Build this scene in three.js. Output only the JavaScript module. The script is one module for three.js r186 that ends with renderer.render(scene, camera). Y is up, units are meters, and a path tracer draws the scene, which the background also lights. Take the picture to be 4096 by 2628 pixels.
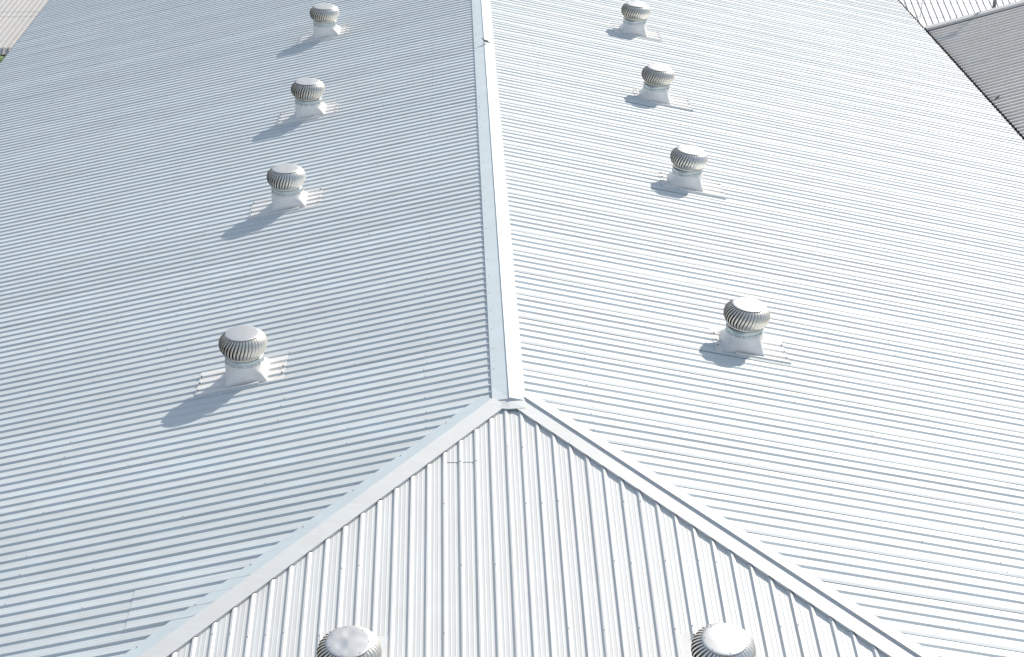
import * as THREE from 'three';
import { mergeGeometries, mergeVertices } from 'three/addons/utils/BufferGeometryUtils.js';

// ---------------------------------------------------------------- camera, sky, sun, exposure
const APEX = 8.4;                       // height of the ridge above the ground
const scene = new THREE.Scene();
const camera = new THREE.PerspectiveCamera(22.4588, 1024 / 657, 0.1, 2000);
camera.position.set(-0.83914, 13.20157 + APEX, 24.00025);
camera.rotation.order = 'YXZ';
camera.rotation.set(-0.465558, -0.037419, 0.003933);

const SUN = new THREE.Vector3(0.538, 0.590, -0.602).normalize();
{
  const W = 512, H = 256, data = new Float32Array(W * H * 4);
  const hor = [0.585, 0.64, 0.69], mid = [0.37, 0.445, 0.545], zen = [0.235, 0.31, 0.44];
  for (let j = 0; j < H; j++) for (let i = 0; i < W; i++) {
    const el = ((j + 0.5) / H - 0.5) * Math.PI, az = ((i + 0.5) / W - 0.5) * 2 * Math.PI;
    const d = [Math.cos(el) * Math.cos(az), Math.sin(el), Math.cos(el) * Math.sin(az)];
    const s = Math.max(0, Math.sin(el));
    const a = Math.min(1, s / 0.3), b = Math.min(1, Math.max(0, (s - 0.3) / 0.7));
    const mu = Math.max(0, d[0] * SUN.x + d[1] * SUN.y + d[2] * SUN.z);
    const glow = 0.30 * Math.pow(mu, 12) + 0.20 * Math.pow(mu, 2.2);
    for (let c = 0; c < 3; c++) {
      let v = a < 1 ? hor[c] + (mid[c] - hor[c]) * a : mid[c] + (zen[c] - mid[c]) * b;
      v += glow * [1, 0.97, 0.92][c];
      if (el < 0) v = [0.30, 0.31, 0.30][c];
      data[(j * W + i) * 4 + c] = v * SKYK();
    }
    data[(j * W + i) * 4 + 3] = 1;
  }
  const t = new THREE.DataTexture(data, W, H, THREE.RGBAFormat, THREE.FloatType);
  t.mapping = THREE.EquirectangularReflectionMapping; t.magFilter = THREE.LinearFilter; t.needsUpdate = true;
  scene.background = t; scene.environment = t;
}
function SKYK() { return 1.0; }
const sun = new THREE.DirectionalLight(new THREE.Color(1.0, 0.93, 0.83), 4.4);
sun.position.set(SUN.x * 90, SUN.y * 90 + 5, SUN.z * 90 - 12);
sun.target.position.set(0, 5, -12); scene.add(sun.target);
sun.castShadow = true; sun.shadow.mapSize.set(4096, 4096); sun.shadow.bias = -0.0004;
Object.assign(sun.shadow.camera, { left: -42, right: 42, top: 42, bottom: -42, near: 1, far: 200 });
scene.add(sun);
const renderer = new THREE.WebGLRenderer({ antialias: true });
renderer.setSize(1024, 657);
renderer.toneMapping = THREE.LinearToneMapping;
renderer.toneMappingExposure = 1.10;
renderer.shadowMap.enabled = true;

// ---------------------------------------------------------------- helpers
let seed = 20240;
const rnd = () => { seed = (seed * 1664525 + 1013904223) >>> 0; return seed / 4294967296; };
const V = (x, y, z) => new THREE.Vector3(x, y, z);
function hash(i, j) { let h = (i * 374761393 + j * 668265263) | 0; h = Math.imul(h ^ (h >>> 13), 1274126177); return ((h ^ (h >>> 16)) >>> 0) / 4294967296; }
function vnoise(x, y) {
  const i = Math.floor(x), j = Math.floor(y), f = x - i, g = y - j, u = f * f * (3 - 2 * f), v = g * g * (3 - 2 * g);
  return (hash(i, j) * (1 - u) + hash(i + 1, j) * u) * (1 - v) + (hash(i, j + 1) * (1 - u) + hash(i + 1, j + 1) * u) * v;
}
const counts = {};
function numbered(n) { counts[n] = (counts[n] || 0) + 1; return counts[n] === 1 ? n : n + '_' + String(counts[n] - 1).padStart(3, '0'); }
function thing(name, label, category, pos = [0, 0, 0], group) {
  const o = new THREE.Group(); o.name = numbered(name); o.position.set(...pos); scene.add(o);
  o.userData = { label, category }; if (group) o.userData.group = group; return o;
}
function part(name, geo, mat, parent, label) {
  const m = new THREE.Mesh(geo, mat); m.name = name; m.castShadow = m.receiveShadow = true; parent.add(m);
  if (label) m.userData.label = label; return m;
}
class MB {                                   // collects flat quads and triangles
  constructor() { this.p = []; this.t = []; }
  tri(a, b, c, ua, ub, uc) {
    this.p.push(a.x, a.y, a.z, b.x, b.y, b.z, c.x, c.y, c.z);
    const uv = (q, e) => e ? e : [q.x + q.y * 0.37, q.z + q.y * 0.61];
    for (const [q, e] of [[a, ua], [b, ub], [c, uc]]) { const k = uv(q, e); this.t.push(k[0], k[1]); }
  }
  quad(a, b, c, d, ua, ub, uc, ud) { this.tri(a, b, c, ua, ub, uc); this.tri(a, c, d, ua, uc, ud); }
  box(x0, y0, z0, x1, y1, z1) {
    const q = (i, j, k) => V(i ? x1 : x0, j ? y1 : y0, k ? z1 : z0);
    this.quad(q(0, 0, 1), q(1, 0, 1), q(1, 1, 1), q(0, 1, 1)); this.quad(q(1, 0, 0), q(0, 0, 0), q(0, 1, 0), q(1, 1, 0));
    this.quad(q(0, 0, 0), q(0, 0, 1), q(0, 1, 1), q(0, 1, 0)); this.quad(q(1, 0, 1), q(1, 0, 0), q(1, 1, 0), q(1, 1, 1));
    this.quad(q(0, 1, 1), q(1, 1, 1), q(1, 1, 0), q(0, 1, 0)); this.quad(q(0, 0, 0), q(1, 0, 0), q(1, 0, 1), q(0, 0, 1));
  }
  prism(top, dy) {                           // polygon given as points (counter-clockwise from above), dropped by dy
    const bot = top.map(p => V(p.x, p.y - dy, p.z)), n = top.length;
    for (let i = 1; i < n - 1; i++) { this.tri(top[0], top[i], top[i + 1]); this.tri(bot[0], bot[i + 1], bot[i]); }
    for (let i = 0; i < n; i++) { const j = (i + 1) % n; this.quad(top[i], bot[i], bot[j], top[j]); }
  }
  geo() {
    const g = new THREE.BufferGeometry();
    g.setAttribute('position', new THREE.Float32BufferAttribute(this.p, 3));
    g.setAttribute('uv', new THREE.Float32BufferAttribute(this.t, 2));
    g.computeVertexNormals(); return g;
  }
}

// ---------------------------------------------------------------- materials
function noiseTex(w, h, fn, srgb = true) {
  const d = new Uint8Array(w * h * 4);
  for (let j = 0; j < h; j++) for (let i = 0; i < w; i++) {
    const c = fn(i / w, j / h, i, j);
    for (let k = 0; k < 3; k++) d[(j * w + i) * 4 + k] = Math.max(0, Math.min(255, Math.round(c[k] * 255)));
    d[(j * w + i) * 4 + 3] = 255;
  }
  const t = new THREE.DataTexture(d, w, h, THREE.RGBAFormat); t.magFilter = THREE.LinearFilter; t.minFilter = THREE.LinearMipmapLinearFilter; t.generateMipmaps = true;
  t.wrapS = t.wrapT = THREE.RepeatWrapping; if (srgb) t.colorSpace = THREE.SRGBColorSpace; t.needsUpdate = true; return t;
}
// weathering of coated sheet: fine streaks down the fall of the roof, faint blotches, specks
function wearTex(sd, amt, tint) {
  return noiseTex(1024, 512, (u, v, i, j) => {
    const st = vnoise(u * 9 + sd, v * 210 + sd * 7) * 0.6 + vnoise(u * 30 + sd, v * 420) * 0.4;
    const bl = vnoise(u * 13 + sd * 3, v * 11 + 5) * 0.6 + vnoise(u * 37, v * 31 + sd) * 0.4;
    const sp = hash(i + sd * 31, j) > 0.9985 ? 0.18 : 0;
    const k = 1 - amt * (0.55 * st + 0.55 * bl) - sp * amt * 3;
    const w = (bl - 0.5) * tint;
    return [k + w, k, k - w * 0.6];
  });
}
function wear(t, sx, sy) { const c = t.clone(); c.repeat.set(sx, sy); c.needsUpdate = true; return c; }
const texRoof = wearTex(3, 0.10, 0.02), texWhite = wearTex(8, 0.09, 0.03), texGrey = wearTex(15, 0.30, 0.03);
const texRough = noiseTex(256, 256, (u, v) => { const k = 0.92 + 0.08 * vnoise(u * 18, v * 60) ; return [1, k, 1]; }, false);
const M = {};
M.roof = new THREE.MeshPhysicalMaterial({ color: new THREE.Color().setRGB(0.665, 0.718, 0.732), metalness: 0.0, ior: 2.3, roughness: 0.70, map: wear(texRoof, 1 / 7, 1 / 3.1), roughnessMap: wear(texRough, 1 / 5, 1 / 2.3), side: THREE.DoubleSide });
M.cap = new THREE.MeshPhysicalMaterial({ color: new THREE.Color().setRGB(0.585, 0.67, 0.70), metalness: 0.0, ior: 2.6, roughness: 0.64, map: wear(texRoof, 1 / 5, 1 / 2.7), side: THREE.DoubleSide });
M.hip = M.roof.clone(); M.hip.color.setRGB(0.665, 0.68, 0.67); M.hip.ior = 3.0; M.hip.roughness = 0.64;          // hip end and its capping get a less blue, slightly glossier sheet
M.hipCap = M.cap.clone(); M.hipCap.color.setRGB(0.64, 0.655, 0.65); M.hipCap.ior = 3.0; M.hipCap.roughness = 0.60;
M.white = new THREE.MeshStandardMaterial({ color: new THREE.Color().setRGB(0.87, 0.86, 0.84), metalness: 0.0, roughness: 0.5, map: wear(texWhite, 1 / 1.7, 1 / 1.3), side: THREE.DoubleSide });
M.deck = new THREE.MeshStandardMaterial({ color: new THREE.Color().setRGB(0.12, 0.12, 0.12), roughness: 0.9 });
M.screw = new THREE.MeshStandardMaterial({ color: new THREE.Color().setRGB(0.33, 0.33, 0.33), metalness: 0.4, roughness: 0.6 });
M.screwDark = new THREE.MeshStandardMaterial({ color: new THREE.Color().setRGB(0.05, 0.05, 0.05), roughness: 0.8 });
M.wall = new THREE.MeshStandardMaterial({ color: new THREE.Color().setRGB(0.55, 0.54, 0.50), roughness: 0.9, map: wear(texGrey, 0.2, 0.2) });
M.alu = new THREE.MeshStandardMaterial({ color: new THREE.Color().setRGB(0.90, 0.865, 0.80), metalness: 0.85, roughness: 0.34, side: THREE.DoubleSide });
M.aluCap = new THREE.MeshStandardMaterial({ color: new THREE.Color().setRGB(0.68, 0.685, 0.69), metalness: 0.85, roughness: 0.52, map: wear(texWhite, 1, 1), side: THREE.DoubleSide });
M.collar = new THREE.MeshStandardMaterial({ color: new THREE.Color().setRGB(0.50, 0.555, 0.575), metalness: 0.7, roughness: 0.34, side: THREE.DoubleSide });
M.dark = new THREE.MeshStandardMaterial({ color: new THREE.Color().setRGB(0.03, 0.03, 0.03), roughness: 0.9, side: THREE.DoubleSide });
M.gutter = new THREE.MeshStandardMaterial({ color: new THREE.Color().setRGB(0.07, 0.07, 0.07), roughness: 0.7, side: THREE.DoubleSide });
M.grey = new THREE.MeshStandardMaterial({ color: new THREE.Color().setRGB(0.78, 0.75, 0.71), metalness: 0.0, roughness: 0.75, map: wear(texWhite, 1 / 5, 1 / 2.6), side: THREE.DoubleSide });
M.pale = new THREE.MeshStandardMaterial({ color: new THREE.Color().setRGB(0.49, 0.485, 0.48), metalness: 0.0, roughness: 0.75, map: wear(texWhite, 1 / 4, 1 / 2), side: THREE.DoubleSide });
M.verge = M.pale.clone(); M.verge.color.setRGB(0.66, 0.655, 0.645);
M.wing = new THREE.MeshStandardMaterial({ color: new THREE.Color().setRGB(0.84, 0.84, 0.835), metalness: 0.25, roughness: 0.6, map: wear(texRoof, 1 / 6, 1 / 3), side: THREE.DoubleSide });
M.pole = new THREE.MeshStandardMaterial({ color: new THREE.Color().setRGB(0.36, 0.36, 0.36), metalness: 0.3, roughness: 0.6 });
M.bird = new THREE.MeshStandardMaterial({ color: new THREE.Color().setRGB(0.06, 0.055, 0.055), roughness: 0.85 });
M.birdPale = new THREE.MeshStandardMaterial({ color: new THREE.Color().setRGB(0.25, 0.24, 0.22), roughness: 0.85 });
M.leaf = new THREE.MeshPhysicalMaterial({ color: new THREE.Color().setRGB(0.10, 0.22, 0.03), roughness: 0.6, transmission: 0.3, thickness: 0, side: THREE.DoubleSide });
M.stem = new THREE.MeshStandardMaterial({ color: new THREE.Color().setRGB(0.10, 0.09, 0.04), roughness: 0.9 });
M.ground = new THREE.MeshStandardMaterial({ color: new THREE.Color().setRGB(0.16, 0.14, 0.11), roughness: 1, map: wear(texGrey, 900 / 6, 900 / 6) });

// ---------------------------------------------------------------- ground
{
  const g = new THREE.PlaneGeometry(900, 900, 1, 1).rotateX(-Math.PI / 2);
  const m = new THREE.Mesh(g, M.ground); m.name = 'ground'; m.receiveShadow = true; m.userData = { kind: 'structure', label: 'bare earth ground around the sheds', category: 'ground' };
  scene.add(m);
}

// ---------------------------------------------------------------- the three slopes of the big roof, as (u across the ribs, d fall in plan, h above the pan)
const TH = 0.212982, THH = 0.204422, tT = Math.tan(TH), tH = Math.tan(THH), K = tT / tH;
const EAVE = 15.6, HEND = EAVE * K, ZFAR = -44;
const nL = V(-Math.sin(TH), Math.cos(TH), 0), nR = V(Math.sin(TH), Math.cos(TH), 0), nH = V(0, Math.cos(THH), Math.sin(THH));
const slopes = {
  L: { at: (u, d, h) => V(-d + nL.x * h, APEX - d * tT + nL.y * h, u), start: u => u > 0 ? u / K : 0, end: () => EAVE, phase: -0.014, cos: Math.cos(TH), u0: ZFAR, u1: HEND },
  R: { at: (u, d, h) => V(d + nR.x * h, APEX - d * tT + nR.y * h, u), start: u => u > 0 ? u / K : 0, end: () => EAVE, phase: 0.126, cos: Math.cos(TH), u0: ZFAR, u1: HEND },
  H: { at: (u, d, h) => V(u, APEX - d * tH + nH.y * h, d + nH.z * h), start: u => Math.abs(u) * K, end: () => HEND, phase: 0.186, cos: Math.cos(THH), u0: -EAVE, u1: EAVE },
};
const RH = 0.029, RT = 0.0135, RB = 0.0465;     // rib height, half top, half base
// profile across one sheet: list of [u, h, ribIndex or -1]; ribs at 0.25 j
function sheetProfile(nr, pitch, o = {}) {
  const rh = o.rh ?? RH, rt = o.rt ?? RT, rb = o.rb ?? RB, sw = o.sw ?? 0.0016, pts = [];
  pts.push([o.first ?? rb + 0.004, 0, -1]);
  for (let j = 1; j <= nr; j++) {
    const a = (j - 1) * pitch, b = j * pitch;
    if (sw > 0) for (const f of [0.36, 0.64]) { const c = a + (b - a) * f; pts.push([c - 0.013, 0, -1], [c - 0.004, sw, -1], [c + 0.004, sw, -1], [c + 0.013, 0, -1]); }
    pts.push([b - rb, 0, j], [b - rt, rh, j], [b + rt, rh, j]);
    if (j < nr) pts.push([b + rb, 0, j]);
    else pts.push([b + rt + (o.leg ?? 0.022), o.legH ?? 0.0045, j]);
  }
  return pts;
}
function sheetGeo(S, uBase, prof, dFrom, dTo, n, o = {}) {
  const mb = new MB(), lift = o.lift ?? 0, seedN = uBase * 3.7 + (o.seed ?? 0);
  const cols = [];
  for (const [u, h, rib] of prof) {
    const uu = uBase + u, a = Math.max(dFrom(uu), 0), b = dTo(uu), col = [];
    const rk = rib >= 0 ? 1 + 0.10 * (hash(Math.round(uu * 40), 9) - 0.5) : 1;
    for (let i = 0; i <= n; i++) {
      const d = a + (b - a) * i / n;
      const wav = (vnoise(d * 0.55 + seedN, uu * 1.7) - 0.5) * 0.0036 + (vnoise(d * 1.9, uu * 5 + seedN) - 0.5) * 0.0014;
      const dent = rib >= 0 && h > 0.008 ? 1 - 0.22 * Math.max(0, vnoise(d * 0.7 + 40, rib * 7.7 + seedN) - 0.55) : 1;
      const side = rib >= 0 ? (vnoise(d * 0.45 + 11, rib * 3.1 + seedN) - 0.5) * 0.005 : 0;
      col.push([S.at(uu + side, d, h * rk * dent + wav + lift), [d / S.cos + seedN, uu]]);
    }
    cols.push([col, b > a]);
  }
  for (let k = 0; k < cols.length - 1; k++) {
    const [A, ok] = cols[k], [B, ok2] = cols[k + 1]; if (!ok || !ok2) continue;
    for (let i = 0; i < n; i++) mb.quad(A[i][0], A[i + 1][0], B[i + 1][0], B[i][0], A[i][1], A[i + 1][1], B[i + 1][1], B[i][1]);
  }
  return mb.geo();
}
const toneSet = m0 => [0.955, 0.985, 1.0, 1.005, 1.02, 0.975].map(k => { const m = m0.clone(); m.color.multiplyScalar(k); return m; });
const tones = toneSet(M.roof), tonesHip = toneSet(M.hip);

const warehouse = thing('warehouse', 'huge warehouse with hipped ribbed metal roof filling most of the view', 'warehouse', [0, 0, 0]);
function deck(pts, label) { const mb = new MB(); mb.prism(pts, 0.07); const m = part('roof_slope', mb.geo(), M.deck, warehouse, label); return m; }
const off = -0.02;
const slopeMesh = {
  L: deck([slopes.L.at(ZFAR, 0.02, off), slopes.L.at(ZFAR, EAVE - 0.06, off), slopes.L.at(HEND - 0.3, EAVE - 0.06, off), slopes.L.at(0.1, 0.02, off)], 'left roof slope, pale blue sheets'),
  R: deck([slopes.R.at(ZFAR, 0.02, off), slopes.R.at(0.1, 0.02, off), slopes.R.at(HEND - 0.3, EAVE - 0.06, off), slopes.R.at(ZFAR, EAVE - 0.06, off)], 'right roof slope, brilliant white in full sun'),
  H: deck([slopes.H.at(0, 0.12, off), slopes.H.at(-EAVE + 0.3, HEND - 0.06, off), slopes.H.at(EAVE - 0.3, HEND - 0.06, off)], 'triangular hip end below the ridge, ribs running towards the camera'),
};
const sheetLeg = { L: [0.0325, 0.003], R: [0.046, 0.0085], H: [0.0325, 0.003] };
for (const key of ['L', 'R', 'H']) {
  const S = slopes[key], prof = sheetProfile(4, 0.25, { leg: sheetLeg[key][0], legH: sheetLeg[key][1], first: RT + sheetLeg[key][0] - 0.012 });
  const k0 = Math.floor((S.u0 - S.phase)), k1 = Math.ceil(S.u1 - S.phase);
  for (let k = k0; k < k1; k++) {
    const ub = S.phase + k;
    if (ub < S.u0 - 0.2 || S.start(ub + 0.03) >= S.end() - 0.05 && S.start(ub + 1.02) >= S.end() - 0.05) continue;
    const g = sheetGeo(S, ub, prof, u => S.start(u) + 0.05, () => S.end() + 0.02, key === 'H' ? 16 : 22, { seed: key.charCodeAt(0) });
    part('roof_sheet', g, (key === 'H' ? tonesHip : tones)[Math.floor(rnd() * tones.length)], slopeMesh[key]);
  }
}

// ---------------------------------------------------------------- ridge and hip caps with lips turned down between the ribs
const FW = 0.27;                                  // flange width in the plane of the slope
const offD = { L: Math.cos(TH) * FW * Math.hypot(1, 1 / (K * Math.cos(TH))), H: Math.cos(THH) * FW * Math.hypot(1, K / Math.cos(THH)) };
offD.R = offD.L;
const edgeD = {
  L: u => Math.max(FW * Math.cos(TH), u / K + offD.L), R: u => Math.max(FW * Math.cos(TH), u / K + offD.R), H: u => Math.abs(u) * K + offD.H,
};
function lips(mb, key, ua, ub, hTop) {
  const S = slopes[key], j0 = Math.floor((ua - S.phase) / 0.25), j1 = Math.ceil((ub - S.phase) / 0.25);
  for (let j = j0; j < j1; j++) {
    const a = S.phase + j * 0.25, b = a + 0.25; if (a < ua - 0.13 || b > ub + 0.13) continue;
    const D = edgeD[key], jit = (hash(j, 5) - 0.5) * 0.006;
    const t0 = a + RT + 0.004, t1 = b - RT - 0.003, b0 = a + RB + 0.004, b1 = b - RB - 0.002;
    if (key === 'H' && t0 < 0 && t1 > 0) continue;
    const gap = 0.003 + 0.004 * hash(j, 77);
    mb.quad(S.at(t0, D(t0), hTop), S.at(b0, D(b0) + 0.010 + jit, gap), S.at(b1, D(b1) + 0.010 + jit, gap), S.at(t1, D(t1), hTop));
  }
}
function ridgeCap(z0, z1, lift) {
  const mb = new MB(), n = Math.max(1, Math.round((z1 - z0) / 0.5)), h = 0.041 + lift, fd = FW * Math.cos(TH);
  for (let i = 0; i < n; i++) {
    const a = z0 + (z1 - z0) * i / n, b = z0 + (z1 - z0) * (i + 1) / n;
    const wob = z => (vnoise(z * 0.8, 3) - 0.5) * 0.006 - 0.018 * Math.min(1, Math.max(0, z / 0.3));
    const cl = z => V(0, APEX + h / Math.cos(TH) - 0.004 + wob(z), z), cr = z => V(0.004, APEX + h / Math.cos(TH) + 0.017 + wob(z), z);
    const dr = z => V(0, 0, 0), la = slopes.L.at(a, fd, h).add(dr(a)), lb = slopes.L.at(b, fd, h).add(dr(b)), ra = slopes.R.at(a, fd, h).add(dr(a)), rb = slopes.R.at(b, fd, h).add(dr(b));
    mb.quad(la, lb, cl(b), cl(a));
    mb.quad(cl(a), cl(b), cr(b), cr(a));
    mb.quad(cr(a), cr(b), rb, ra);
  }
  lips(mb, 'L', z0, Math.min(z1, -0.3), h); lips(mb, 'R', z0, Math.min(z1, -0.3), h);
  // folded thickness at the near end
  part('ridge_cap', mb.geo(), M.cap, warehouse);
}
ridgeCap(-13.29, 0.325, 0);
ridgeCap(-25.3, -13.285 + 0.10, 0.005 - 0.009);
ridgeCap(ZFAR, -25.3 + 0.1, -0.006);
function hipCap(side, a0, a1) {
  const mb = new MB(), mbS = new MB(), key = side > 0 ? 'R' : 'L', h = 0.033, hq = 0.048;
  const c = V(side, -tT, K).normalize(), ns = side > 0 ? nR : nL;
  const ph = new THREE.Vector3().crossVectors(nH, c).multiplyScalar(-side > 0 ? 1 : -1), ps = new THREE.Vector3().crossVectors(ns, c).multiplyScalar(side > 0 ? 1 : -1);
  if (ph.z < 0) ph.multiplyScalar(-1); if (ps.x * side < 0) ps.multiplyScalar(-1);
  const P = a => V(side * a, APEX - a * tT, a * K);
  const aMinH = 0.205, aMinS = 0.17;
  const n = Math.ceil((a1 - a0) / 0.5);
  const up = V(0, 1, 0);
  for (let i = 0; i < n; i++) {
    const a = a0 + (a1 - a0) * i / n, b = a0 + (a1 - a0) * (i + 1) / n;
    const w = x => (vnoise(x * 0.9, side * 5 + 20) - 0.5) * 0.006;
    const eh = x => P(Math.max(x, aMinH)).addScaledVector(ph, FW).addScaledVector(nH, hq);
    const es = x => P(Math.max(x, aMinS)).addScaledVector(ps, FW).addScaledVector(ns, h);
    const lo = x => P(x).addScaledVector(up, h + 0.002 + w(x)), hi = x => P(x).addScaledVector(up, h + 0.036 + w(x)).addScaledVector(side > 0 ? ps : ph, 0.006);
    // the lapped fold stands proud and always faces left
    const hh = side > 0 ? lo : hi, ss = side > 0 ? hi : lo;
    mb.quad(hh(a), eh(a), eh(b), hh(b)); mbS.quad(ss(b), es(b), es(a), ss(a)); mb.quad(lo(a), lo(b), hi(b), hi(a));
  }
  if (side > 0) lips(mb, 'H', a0 < 1 ? 0 : a0, a1, hq); else lips(mb, 'H', -a1, a0 < 1 ? 0 : -a0, hq);
  lips(mbS, key, a0 < 1 ? 0.32 : a0 * K, a1 * K, h);
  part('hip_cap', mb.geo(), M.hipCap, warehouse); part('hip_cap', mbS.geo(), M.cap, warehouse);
}
for (const s of [-1, 1]) { hipCap(s, 0.25, 9.0); hipCap(s, 8.95, EAVE); }
{ // folded end of the ridge cap, over the top of the hip
  const mb = new MB(), H = (u, d, h) => slopes.H.at(u, d, h);
  const A = [H(-0.262, 0.318, 0.050), H(0.002, 0.322, 0.064), H(0.262, 0.318, 0.050)], B = [H(-0.215, 0.500, 0.049), H(0.002, 0.522, 0.053), H(0.266, 0.502, 0.049)], C = [H(-0.215, 0.504, 0.036), H(0.002, 0.526, 0.034), H(0.266, 0.506, 0.036)];
  for (const k of [0, 1]) { mb.quad(A[k], B[k], B[k + 1], A[k + 1]); mb.quad(B[k], C[k], C[k + 1], B[k + 1]); }
  mb.quad(H(-0.270, 0.300, 0.036), C[0], B[0], A[0]); mb.quad(A[2], B[2], C[2], H(0.275, 0.300, 0.036));
  const F = [slopes.L.at(0.325, FW * Math.cos(TH), 0.040), V(0, APEX + 0.020, 0.325), V(0.004, APEX + 0.040, 0.325), slopes.R.at(0.325, FW * Math.cos(TH), 0.040)];
  mb.quad(F[0], A[0], A[1], F[1]); mb.tri(F[1], A[1], F[2]); mb.quad(F[2], A[1], A[2], F[3]);
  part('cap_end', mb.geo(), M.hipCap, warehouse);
}

// ---------------------------------------------------------------- roofing screws in rows over the purlins
{
  const g = new THREE.CylinderGeometry(0.005, 0.009, 0.012, 6), spots = [];
  for (const key of ['L', 'R', 'H']) {
    const S = slopes[key];
    const j0 = Math.ceil((S.u0 - S.phase) / 0.25), j1 = Math.floor((S.u1 - S.phase) / 0.25);
    for (let j = j0; j <= j1; j++) {
      const u = S.phase + j * 0.25;
      for (let r = 0; r < 13; r++) {
        const d = 1.38 + r * 1.247; if (d > S.end() - 0.1) break;
        if (d < edgeD[key](u) + 0.12) continue;
        if (hash(j * 3 + key.charCodeAt(0), r) > (key === 'H' ? 0.40 : r === 0 ? 0.5 : 0.25)) continue;
        spots.push([S, u + (hash(j, r + 50) - 0.5) * 0.012, d + (hash(j, r + 90) - 0.5) * 0.07, RH + 0.006]);
      }
      if (j % 3 === 0) { const d = edgeD[key](u) - 0.055; if (d > S.start(u) + 0.05 && d < S.end()) spots.push([S, u, d, 0.044]); }
    }
  }
  const im = new THREE.InstancedMesh(g, M.screw, spots.length), m4 = new THREE.Matrix4();
  spots.forEach(([S, u, d, h], i) => { const p = S.at(u, d, h); m4.makeTranslation(p.x, p.y, p.z); im.setMatrixAt(i, m4); });
  im.name = 'roofing_screws'; im.castShadow = true; im.userData = { kind: 'stuff', label: 'rows of dark roofing screws on the ribs' }; warehouse.add(im);
}
// short lapped sheets and make-up pieces seen on the left slope and the hip
{
  const pl = sheetProfile(4, 0.25, { first: -0.02, leg: 0.02, legH: 0.002 });
  const S = slopes.L, g = sheetGeo(S, S.phase + 3.75, pl, u => S.start(u) + 0.06, u => 5.62 - (u - 4) * 0.015, 8, { lift: 0.009 });
  part('lapped_sheet', g, tones[2], slopeMesh.L, 'short lapped sheet end beside the left hip');
  const SH = slopes.H, p2 = sheetProfile(2, 0.25, { first: -0.02, leg: 0.02, legH: 0.002 });
  const g2 = sheetGeo(SH, SH.phase - 1.25, p2, u => SH.start(u) + 0.06, () => 1.70, 4, { lift: 0.006 });
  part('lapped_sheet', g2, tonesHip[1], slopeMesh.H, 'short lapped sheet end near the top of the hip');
}
// walls and gutter of the warehouse
{
  const b = (x0, y0, z0, x1, y1, z1) => { const m = new MB(); m.box(x0, y0, z0, x1, y1, z1); return m.geo(); };
  const top = APEX - EAVE * tT - 0.12, e = EAVE - 0.6;
  part('wall', b(-e, 0, ZFAR + 0.4, -e + 0.2, top, HEND - 0.6), M.wall, warehouse); part('wall', b(e - 0.2, 0, ZFAR + 0.4, e, top, HEND - 0.6), M.wall, warehouse);
  part('wall', b(-e + 0.2, 0, HEND - 0.8, e - 0.2, top, HEND - 0.6), M.wall, warehouse);
  const g = new MB(); g.prism([V(-e + 0.2, top, ZFAR + 0.4), V(-e + 0.2, top, ZFAR + 0.6), V(e - 0.2, top, ZFAR + 0.6), V(e - 0.2, top, ZFAR + 0.4)], top); part('wall', g.geo(), M.wall, warehouse);
  const gt = new MB(), gy = APEX - EAVE * tT;
  gt.box(15.56, gy - 0.20, -36.6, 15.80, gy - 0.18, 14); gt.box(15.795, gy - 0.178, -36.6, 15.81, gy - 0.12, 14);
  part('gutter', gt.geo(), M.gutter, warehouse, 'dark rain gutter along the right eave');
}

// ---------------------------------------------------------------- turbine ventilators
const bladeGeo = (() => {
  const prof = [[0, .318], [.03, .352], [.075, .398], [.13, .430], [.19, .442], [.25, .438], [.30, .418], [.345, .380], [.375, .335], [.393, .290]];
  const cols = 4, span = 0.160, pts = [];
  for (const [y, r] of prof) {
    const s = y / 0.405, tw = 0.27 * Math.pow(s, 1.6), row = [];
    for (let c = 0; c <= cols; c++) {
      const f = c / cols, a = tw + f * span, depth = 0.052 * (0.35 + 0.65 * Math.sin(Math.PI * Math.min(1, Math.max(0, 0.06 + 0.84 * s))));
      const rr = r - depth * Math.pow(1 - f, 1.7) - 0.006 * f * f * f;
      row.push(V(rr * Math.sin(a), y, rr * Math.cos(a)));
    }
    pts.push(row);
  }
  const pos = [], idx = [];
  for (const r of pts) for (const p of r) pos.push(p.x, p.y, p.z);
  const n = cols + 1;
  for (let i = 0; i < pts.length - 1; i++) for (let c = 0; c < cols; c++) { const a = i * n + c; idx.push(a, a + 1, a + n + 1, a, a + n + 1, a + n); }
  const g = new THREE.BufferGeometry(); g.setAttribute('position', new THREE.Float32BufferAttribute(pos, 3)); g.setIndex(idx);
  g.setAttribute('uv', new THREE.Float32BufferAttribute(new Array(pos.length / 3 * 2).fill(0), 2)); g.computeVertexNormals(); return g;
})();
const lathe = (pts, seg = 48) => new THREE.LatheGeometry(pts.map(p => new THREE.Vector2(p[0], p[1])), seg);
const capPts = [[0.0001, .424], [.04, .4238], [.08, .4232], [.12, .422], [.16, .4205], [.20, .418], [.24, .415], [.27, .412], [.288, .409], [.304, .405], [.307, .396], [.300, .3935], [.270, .398]];
const capGeos = [0.0008, 0.0016, 0.0008, 0.0042, 0.0014].map((amp, q) => {    // a little oil-canning; one cap is badly dented
  const g = lathe(capPts), p = g.attributes.position;
  for (let i = 0; i < p.count; i++) { const x = p.getX(i), z = p.getZ(i), rr = Math.hypot(x, z), f = Math.max(0, 1 - rr / 0.285); p.setY(i, p.getY(i) - amp * 2 * Math.min(1, f * 2) * (vnoise(x * 9 + q * 13 + 50, z * 9 + 50) * 1.6 - 0.4)); }
  g.computeVertexNormals(); return g;
});
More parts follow.
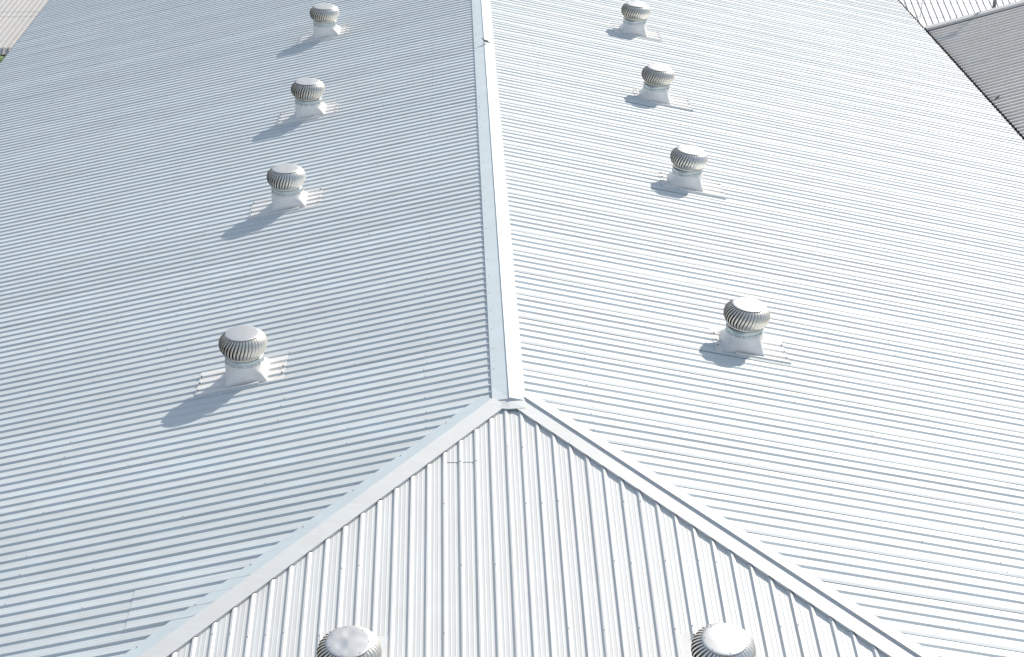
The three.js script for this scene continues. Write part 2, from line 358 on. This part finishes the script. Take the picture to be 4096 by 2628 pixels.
const ringGeo = lathe([[.300, -.012], [.334, -.012], [.336, .0], [.330, .014], [.316, .020], [.300, .012]]);
const neckShadeGeo = lathe([[0.0001, 0.02], [.29, .02], [.30, -.02]]);
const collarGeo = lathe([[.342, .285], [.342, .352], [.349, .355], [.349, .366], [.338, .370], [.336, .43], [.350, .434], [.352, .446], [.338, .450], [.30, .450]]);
const gapShadeGeo = lathe([[.245, 0], [.30, .05], [.345, .12], [.36, .2], [.345, .28], [.29, .34], [.235, .39]], 40);
const shaftGeo = new THREE.CylinderGeometry(0.02, 0.02, 0.42, 8).translate(0, 0.2, 0);
const clipGeo = (() => { const m = new MB(); m.box(-0.008, 0.30, 0.343, 0.008, 0.376, 0.354); return m.geo(); })();
const capScrewGeo = new THREE.CylinderGeometry(0.007, 0.008, 0.008, 6);
function bootGeo(slopeAt, cu, cd) {          // square foot in the plane of the roof, round top
  const N = 64, half = 0.385, rows = [];
  const foot = (i, k) => { const a = i / N * Math.PI * 2, c = Math.cos(a), s = Math.sin(a), m = half * k / Math.max(Math.abs(c), Math.abs(s)); return slopeAt(cu + s * m, cd + c * m); };
  const circ = (i, r, y) => { const f = slopeAt(0, 1).sub(slopeAt(0, 0)), g = slopeAt(1, 0).sub(slopeAt(0, 0)); f.y = 0; g.y = 0; f.normalize(); g.normalize(); const a = i / N * Math.PI * 2; return V(0, y, 0).addScaledVector(g, Math.sin(a) * r).addScaledVector(f, Math.cos(a) * r); };
  for (const t of ['f0', 'f1', 0.5, 0.85, 'c1', 'c2', 'c3']) {
    const row = [];
    for (let i = 0; i < N; i++) {
      const F = foot(i, 1), C = circ(i, 0.358, 0.275);
      if (t === 'f0') row.push(foot(i, 1.035).add(V(0, -0.022, 0))); else if (t === 'f1') row.push(F);
      else if (t === 'c1') row.push(C); else if (t === 'c2') row.push(circ(i, 0.354, 0.325)); else if (t === 'c3') row.push(circ(i, 0.338, 0.333)); else row.push(F.lerp(C, t));
    }
    rows.push(row);
  }
  const pos = [], uv = [], idx = [];
  rows.forEach((r, k) => r.forEach((p, i) => { pos.push(p.x, p.y, p.z); uv.push(i / N * 2, k * 0.1); }));
  for (let k = 0; k < rows.length - 1; k++) for (let i = 0; i < N; i++) { const a = k * N + i, b = k * N + (i + 1) % N; idx.push(a, b, b + N, a, b + N, a + N); }
  const g = new THREE.BufferGeometry(); g.setAttribute('position', new THREE.Float32BufferAttribute(pos, 3)); g.setAttribute('uv', new THREE.Float32BufferAttribute(uv, 2)); g.setIndex(idx); g.computeVertexNormals(); return g;
}
const aluSet = [[1, 1, 1, 0], [0.93, 0.91, 0.88, 0.05], [1.02, 1.0, 0.96, -0.03], [0.88, 0.87, 0.85, 0.08]].map(([a, b, c, q]) => { const m = M.alu.clone(); m.color.setRGB(0.90 * a, 0.865 * b, 0.80 * c); m.roughness += q; return m; });
let ventCount = 0;
function ventilator(key, u, d, tilt, label, spin) {
  const capPick = ventCount === 8 ? 3 : [0, 1, 2, 4][ventCount % 4], vk = ventCount++, alu = aluSet[(vk * 7 + 1) % 4];
  const S = slopes[key], B = S.at(u, d, 0);
  const t = thing('roof_ventilator', label, 'roof ventilator', [B.x, B.y, B.z], 'turbine ventilators on the warehouse roof');
  const loc = (uu, dd, h) => S.at(u + uu, d + dd, h).sub(B);
  // flashing: a white sheet of the same ribs laid over the roof; clipped to whole profile points
  const fu0 = -0.47, fu1 = 0.46, up = key === 'H' ? 0.95 : key === 'L' ? 0.74 : 0.64, dn = 0.87, LS = { at: (uu, dd, h) => S.at(uu, dd, h).sub(B), cos: S.cos };
  const full = [], lift = 0.011, upV = up + 0.10 * (rnd() - 0.5), dnV = dn + 0.16 * (rnd() - 0.5);
  const j0 = Math.floor((u + fu0 - S.phase) / 0.25), j1 = Math.ceil((u + fu1 - S.phase) / 0.25);
  for (let j = j0; j <= j1; j++) { const c = S.phase + j * 0.25; full.push([c - RB, 0, -1], [c - RT, RH, -1], [c + RT, RH, -1], [c + RB, 0, -1]); }
  const lerpH = x => { for (let k = 0; k < full.length - 1; k++) if (x >= full[k][0] && x <= full[k + 1][0]) return full[k][1] + (full[k + 1][1] - full[k][1]) * (x - full[k][0]) / (full[k + 1][0] - full[k][0]); return 0; };
  const prof = full.filter(q => q[0] > u + fu0 && q[0] < u + fu1);
  prof.unshift([u + fu0, -lift, -1], [u + fu0, lerpH(u + fu0), -1]); prof.push([u + fu1, lerpH(u + fu1), -1], [u + fu1 + 0.004, -lift, -1]);
  part('flashing_sheet', sheetGeo(LS, 0, prof, () => d - upV * S.cos, () => d + dnV * S.cos, 6, { lift }), M.white, t);
  { // turned-up front edge of the flashing, and its screws
    const e = new MB(), a = x => loc(fu1 + 0.004, x, 0), P = (uu, dd, h) => loc(uu, dd * S.cos, h);
    e.quad(P(fu1 - 0.05, -upV * 0.4, RH + 0.016), P(fu1 + 0.012, -upV * 0.4, RH + 0.028), P(fu1 + 0.012, dnV, RH + 0.028), P(fu1 - 0.05, dnV, RH + 0.016));
    e.quad(P(fu1 + 0.012, -upV * 0.4, RH + 0.028), P(fu1 + 0.018, -upV * 0.4, -0.002), P(fu1 + 0.018, dnV, -0.002), P(fu1 + 0.012, dnV, RH + 0.028));
    if (key !== 'H') part('turned_edge', e.geo(), M.white, t);
    for (const [uu] of prof.filter(q => Math.abs(lerpH(q[0]) - RH) < 1e-6 && full.some(f => f[0] === q[0]))) for (const dd of [-upV + 0.05, dnV - 0.05]) if (rnd() < 0.62) {
      const sc = part('screw', capScrewGeo, M.screwDark, t); sc.position.copy(loc(uu - u + 0.012, dd * S.cos, RH + lift + 0.005)); sc.scale.setScalar(1.5);
    }
  }
  part('base', bootGeo((uu, dd) => loc(uu, dd * S.cos, RH + 0.006), 0, -0.05), M.white, t);
  part('collar', collarGeo, M.collar, t);
  for (let i = 0; i < 14; i++) { const c = part('clip', clipGeo, M.white, t); c.rotation.y = (i + 0.3) / 14 * Math.PI * 2; }
  const rotor = part('rotor', ringGeo, alu, t);
  rotor.position.y = 0.462; rotor.rotation.order = 'ZXY';
  if (key === 'H') rotor.rotation.x = tilt; else { rotor.rotation.z = tilt; rotor.rotation.x = (rnd() - 0.5) * 0.06; }
  part('neck_shade_disc', neckShadeGeo, M.dark, rotor);  // black disc across the neck, standing in for the shade inside it
  part('shaft', shaftGeo, M.dark, rotor); part('gap_shade_shell', gapShadeGeo, M.dark, rotor);  // besides the shaft, a dark shell added to imitate shade between the blades
  part('rotor_cap', capGeos[capPick], M.aluCap, rotor);
  for (let i = 0; i < 40; i++) { const b = part('blade', bladeGeo, alu, rotor); b.rotation.y = (i + spin) / 40 * Math.PI * 2 + (hash(i, Math.round(u * 10)) - 0.5) * 0.012; }
  if (key === 'H') for (let i = 0; i < 7; i++) { const a = (i + spin) / 7 * Math.PI * 2, s = part('screw', capScrewGeo, M.screw, rotor); s.position.set(Math.sin(a) * 0.27, 0.413, Math.cos(a) * 0.27); }
  return t;
}
ventilator('L', -2.50, 4.66, 0.01, 'silver turbine ventilator on the left slope, nearest to the camera and left hip', 0.1);
ventilator('L', -10.575, 4.585, 0.0, 'silver turbine ventilator on the left slope, second up from the left hip', 0.5);
ventilator('L', -16.654, 4.555, 0.0, 'silver turbine ventilator on the left slope, third up from the left hip', 0.8);
ventilator('L', -23.663, 4.59, 0.0, 'silver turbine ventilator on the left slope, farthest away at the top edge', 0.3);
ventilator('R', -3.36, 4.52, -0.10, 'silver turbine ventilator on the right slope, nearest to the camera and right hip', 0.6);
ventilator('R', -11.48, 4.515, -0.10, 'silver turbine ventilator on the right slope, second up from the right hip', 0.2);
ventilator('R', -17.57, 4.50, -0.10, 'silver turbine ventilator on the right slope, third up from the right hip', 0.9);
ventilator('R', -23.66, 4.55, -0.08, 'silver turbine ventilator on the right slope, farthest away at the top edge', 0.4);
ventilator('H', -2.327, 6.10, 0.12, 'turbine ventilator with dented cap at the bottom edge, left one on the hip end', 0.7);
ventilator('H', 2.686, 6.17, 0.14, 'turbine ventilator with smooth cap at the bottom edge, right one on the hip end', 0.15);

// ---------------------------------------------------------------- neighbouring roofs
function simpleSheets(parent, mat, at, uFrom, uTo, nr, pitch, ends, o) {
  const S = { at, cos: 1 }, wid = nr * pitch, prof = sheetProfile(nr, pitch, o);
  for (let u = uFrom; u < uTo - 0.01; u += wid) for (const [a, b, l] of ends) {
    part('roof_sheet', sheetGeo(S, u, prof, () => a, () => b, o.n ?? 10, { lift: l }), mat, parent);
  }
}
{ // low pale roof beyond the left eave; ribs run away from the camera, front edge curled down
  const y0 = APEX - 4.3, z0 = -33.1, z1 = -52;
  const t = thing('pale_shed', 'low pale shed with flat grey ribbed roof beyond the left eave, top left corner', 'shed', [-20, 0, -42]);
  const loc = (x, y, z) => V(x + 20, y, z + 42);
  const at = (u, d, h) => {                     // d from the front edge backwards, first 0.35 m curls down
    const R = 0.15;
    if (d < 0.24) { const a = (0.24 - d) / R; return loc(u, y0 - R + (R + h) * Math.cos(a), z0 - 0.24 + (R + h) * Math.sin(a)); }
    return loc(u, y0 + (d - 0.24) * 0.006 + h, z0 - d);
  };
  simpleSheets(t, M.pale, at, -25.55, -15.8, 4, 0.2, [[0, 4.25, 0], [4.2, 4.85, 0.007], [4.8, 18.5, 0.014]], { rh: 0.040, rt: 0.008, rb: 0.042, leg: 0.041, legH: 0.003, sw: 0, n: 12 });
  const w = new MB(); w.box(-25.3 + 20, 0, z1 + 42, -16.2 + 20, y0 - 0.32, z0 + 42 - 0.9); part('wall', w.geo(), M.wall, t);
  const dk = new MB(); dk.box(-25.5 + 20, y0 - 0.2, z1 + 42.3, -15.9 + 20, y0 - 0.05, z0 + 42 - 0.6); part('roof_deck', dk.geo(), M.deck, t);
}
{ // grey corrugated roof rising from the right eave
  const a = Math.tan(15.5 * Math.PI / 180), x0 = 15.82, y0 = APEX - 3.47, zF = -31.95, zN = -6, X1 = 26;
  const t = thing('grey_shed', 'grey corrugated shed roof rising from the right eave, top right corner', 'shed', [20, 0, -19]);
  const loc = (x, y, z) => V(x - 20, y, z + 19);
  const n = V(-Math.sin(Math.atan(a)), Math.cos(Math.atan(a)), 0);
  const at = (u, d, h) => loc(x0 + d + n.x * h, y0 + d * a + n.y * h, u);
  simpleSheets(t, M.grey, at, zF, zN, 4, 0.25, [[0, X1 - x0, 0]], { rh: 0.055, rt: 0.016, rb: 0.026, sw: 0, n: 14 });
  const at2 = (u, d, h) => loc(X1 + d - n.x * h, y0 + (X1 - x0) * a - d * a + n.y * h, u);
  simpleSheets(t, M.grey, at2, zF, zN, 4, 0.25, [[0, X1 - x0, 0]], { rh: 0.034, rt: 0.016, rb: 0.036, sw: 0, n: 6 });
  const dk = new MB();
  dk.prism([at(zF + .05, .1, -.02), at(zN - .05, .1, -.02), at(zN - .05, X1 - x0, -.02), at(zF + .05, X1 - x0, -.02)], 0.08);
  part('roof_deck', dk.geo(), M.deck, t);
  const w = new MB(); w.box(15.95 - 20, 0, zF + 19 + .2, 36 - 20, y0 - 0.1, zN + 19 - .2); part('wall', w.geo(), M.wall, t);
  const v = new MB();                            // verge capping along the far end
  const q = (d, u, h) => at(u, d, h);
  v.quad(q(-.05, zF + .02, .03), q(X1 - x0, zF + .02, .03), q(X1 - x0, zF - .02, .10), q(-.05, zF - .02, .10));
  v.quad(q(-.05, zF - .02, .10), q(X1 - x0, zF - .02, .10), q(X1 - x0, zF - .26, .105), q(-.05, zF - .26, .105));
  v.quad(q(-.05, zF - .26, .105), q(X1 - x0, zF - .26, .105), q(X1 - x0, zF - .265, -.12), q(-.05, zF - .265, -.12));
  part('verge_cap', v.geo(), M.verge, t);
  const gw = new MB(); gw.prism([at(zF + .2, .15, -.12), at(zF + .3, .15, -.12), at(zF + .3, X1 - x0, -.12), at(zF + .2, X1 - x0, -.12)], 3); part('gable_wall', gw.geo(), M.wall, t);
}
{ // white roof behind it, ribs running up and away from the camera
  const a = Math.tan(16 * Math.PI / 180), y0 = APEX - 4.40, z0 = -35.45;
  const t = thing('white_shed', 'white ribbed shed roof behind the grey shed, at the top edge right', 'shed', [24, 0, -42]);
  const loc = (x, y, z) => V(x - 24, y, z + 42);
  const n = V(0, Math.cos(Math.atan(a)), Math.sin(Math.atan(a)));
  const at = (u, d, h) => loc(u, y0 + d * a + n.y * h, z0 - d + n.z * h);
  simpleSheets(t, M.wing, at, 14.36, 36, 3, 0.25, [[0, 0.75, 0], [0.7, 1.7, 0.006], [1.65, 12, 0.012]], { rh: 0.028, rt: 0.012, rb: 0.026, sw: 0, n: 8 });
  const dk = new MB();
  dk.prism([at(14.5, .12, -.02), at(35.8, .12, -.02), at(35.8, 12, -.02), at(14.5, 12, -.02)], 0.1); part('roof_deck', dk.geo(), M.deck, t);
  const w = new MB(); w.box(15.9 - 24, 0, -47 + 42, 35.5 - 24, y0 - 0.08, z0 + 42 - .5); part('wall', w.geo(), M.wall, t);
}
{ // lamp post standing between the grey and the white roof
  const px = 18.42, pz = -33.1, top = APEX - 1.05;
  const t = thing('lamp_post', 'plain grey lamp post rising behind the grey roof, cut by the top edge', 'lamp post', [px, 0, pz]);
  part('pole', new THREE.CylinderGeometry(0.06, 0.072, top, 16).translate(0, top / 2, 0), M.pole, t);
  part('base_plate', new THREE.CylinderGeometry(0.17, 0.17, 0.03, 20).translate(0, 0.015, 0), M.pole, t);
  const h = new MB(); h.box(-0.30, -0.02, -0.13, 0.10, 0.06, 0.13); h.box(-0.26, -0.05, -0.10, 0.04, -0.022, 0.10);
  const head = part('lamp_head', h.geo(), M.pole, t); head.position.y = top + 0.02;
}
{ // stay wire
  const c = new THREE.CatmullRomCurve3([V(16.72, APEX - 4.2, -36.2), V(17.3, APEX - 1.9, -38.2), V(18.0, APEX + 0.6, -40.4)]);
  const m = new THREE.Mesh(new THREE.TubeGeometry(c, 12, 0.012, 6), M.pole); m.name = 'stay_wire'; m.castShadow = true;
  m.userData = { label: 'thin grey stay wire slanting over the white shed roof', category: 'wire' }; scene.add(m);
}

// ---------------------------------------------------------------- birds
function bird(pos, turn, label, k) {
  const t = thing('bird', label, 'bird', pos); t.rotation.y = turn;
  // body lofted along a spine from the bill to the tail tip, head towards +x
  const spine = [[.098, .128, .002, .002], [.086, .131, .007, .007], [.074, .136, .015, .015], [.058, .137, .019, .019], [.046, .124, .017, .018], [.034, .104, .024, .026], [.010, .084, .036, .036], [-.022, .072, .036, .034], [-.055, .060, .026, .026], [-.085, .047, .016, .018], [-.125, .033, .006, .020], [-.160, .022, .002, .020]];
  const N = 14, pos3 = [], idx = [];
  spine.forEach(([x, y, rv, rh]) => { for (let i = 0; i < N; i++) { const a = i / N * Math.PI * 2; pos3.push(x + Math.sin(a) * rv * 0.35, y + Math.sin(a) * rv, Math.cos(a) * rh); } });
  for (let k2 = 0; k2 < spine.length - 1; k2++) for (let i = 0; i < N; i++) { const a = k2 * N + i, b = k2 * N + (i + 1) % N; idx.push(a, a + N, b + N, a, b + N, b); }
  const g = new THREE.BufferGeometry(); g.setAttribute('position', new THREE.Float32BufferAttribute(pos3, 3)); g.setIndex(idx); g.computeVertexNormals();
  part('body', g, M.bird, t);
  for (const s of [-1, 1]) {
    const w = part('wing', new THREE.SphereGeometry(1, 14, 8).scale(.068, .020, .007).rotateZ(0.30).translate(-.030, .074, s * .033), M.birdPale, t);
    part('leg', new THREE.CylinderGeometry(0.0028, 0.0028, 0.055, 6).translate(.004, .027, s * .014), M.bird, t);
  }
  t.scale.setScalar(k);
}
bird([0.02, APEX + 0.052, -19.25], Math.PI - 0.15, 'small dark bird perched on the white ridge cap near the top', 1.0);
bird([15.98, APEX - 3.43 + 0.03, -24.35], 0.5, 'small dark bird on the lower edge of the grey shed roof', 0.9);

// ---------------------------------------------------------------- plant in the gap at the left edge
{
  const t = thing('banana_plant', 'bright green broad-leaved plant beside the pale shed, at the left edge', 'plant', [-16.58, 0, -32.4]);
  part('stem', new THREE.CylinderGeometry(0.07, 0.11, 3.3, 10).translate(0, 1.65, 0), M.stem, t);
  for (let i = 0; i < 15; i++) {
    const az = i * 2.4 + 0.3, len = 0.9 + 0.5 * hash(i, 2), lift = 0.75 + 0.5 * hash(i, 3), wd = 0.13 + 0.05 * hash(i, 4), mb = new MB(), n = 9;
    const base = 3.15 + 0.4 * hash(i, 8), dir = V(Math.cos(az), 0, Math.sin(az)), sd = V(-Math.sin(az), 0, Math.cos(az));
    const c = s => V(0, base, 0).addScaledVector(dir, len * s).add(V(0, len * (lift * s - 0.95 * s * s), 0));
    const w = s => wd * Math.pow(Math.sin(Math.PI * Math.min(1, 0.06 + 0.94 * s)), 0.7) * (1 - 0.2 * hash(i, Math.floor(s * 20)));
    for (let k = 0; k < n; k++) {
      const a = k / n, b = (k + 1) / n, ca = c(a), cb = c(b);
      for (const q of [-1, 1]) { const f = p => p; mb.quad(ca.clone(), cb.clone(), cb.clone().addScaledVector(sd, q * w(b)).add(V(0, w(b) * 0.35, 0)), ca.clone().addScaledVector(sd, q * w(a)).add(V(0, w(a) * 0.35, 0))); }
    }
    part('leaf', mb.geo(), M.leaf, t);
  }
}

renderer.render(scene, camera);
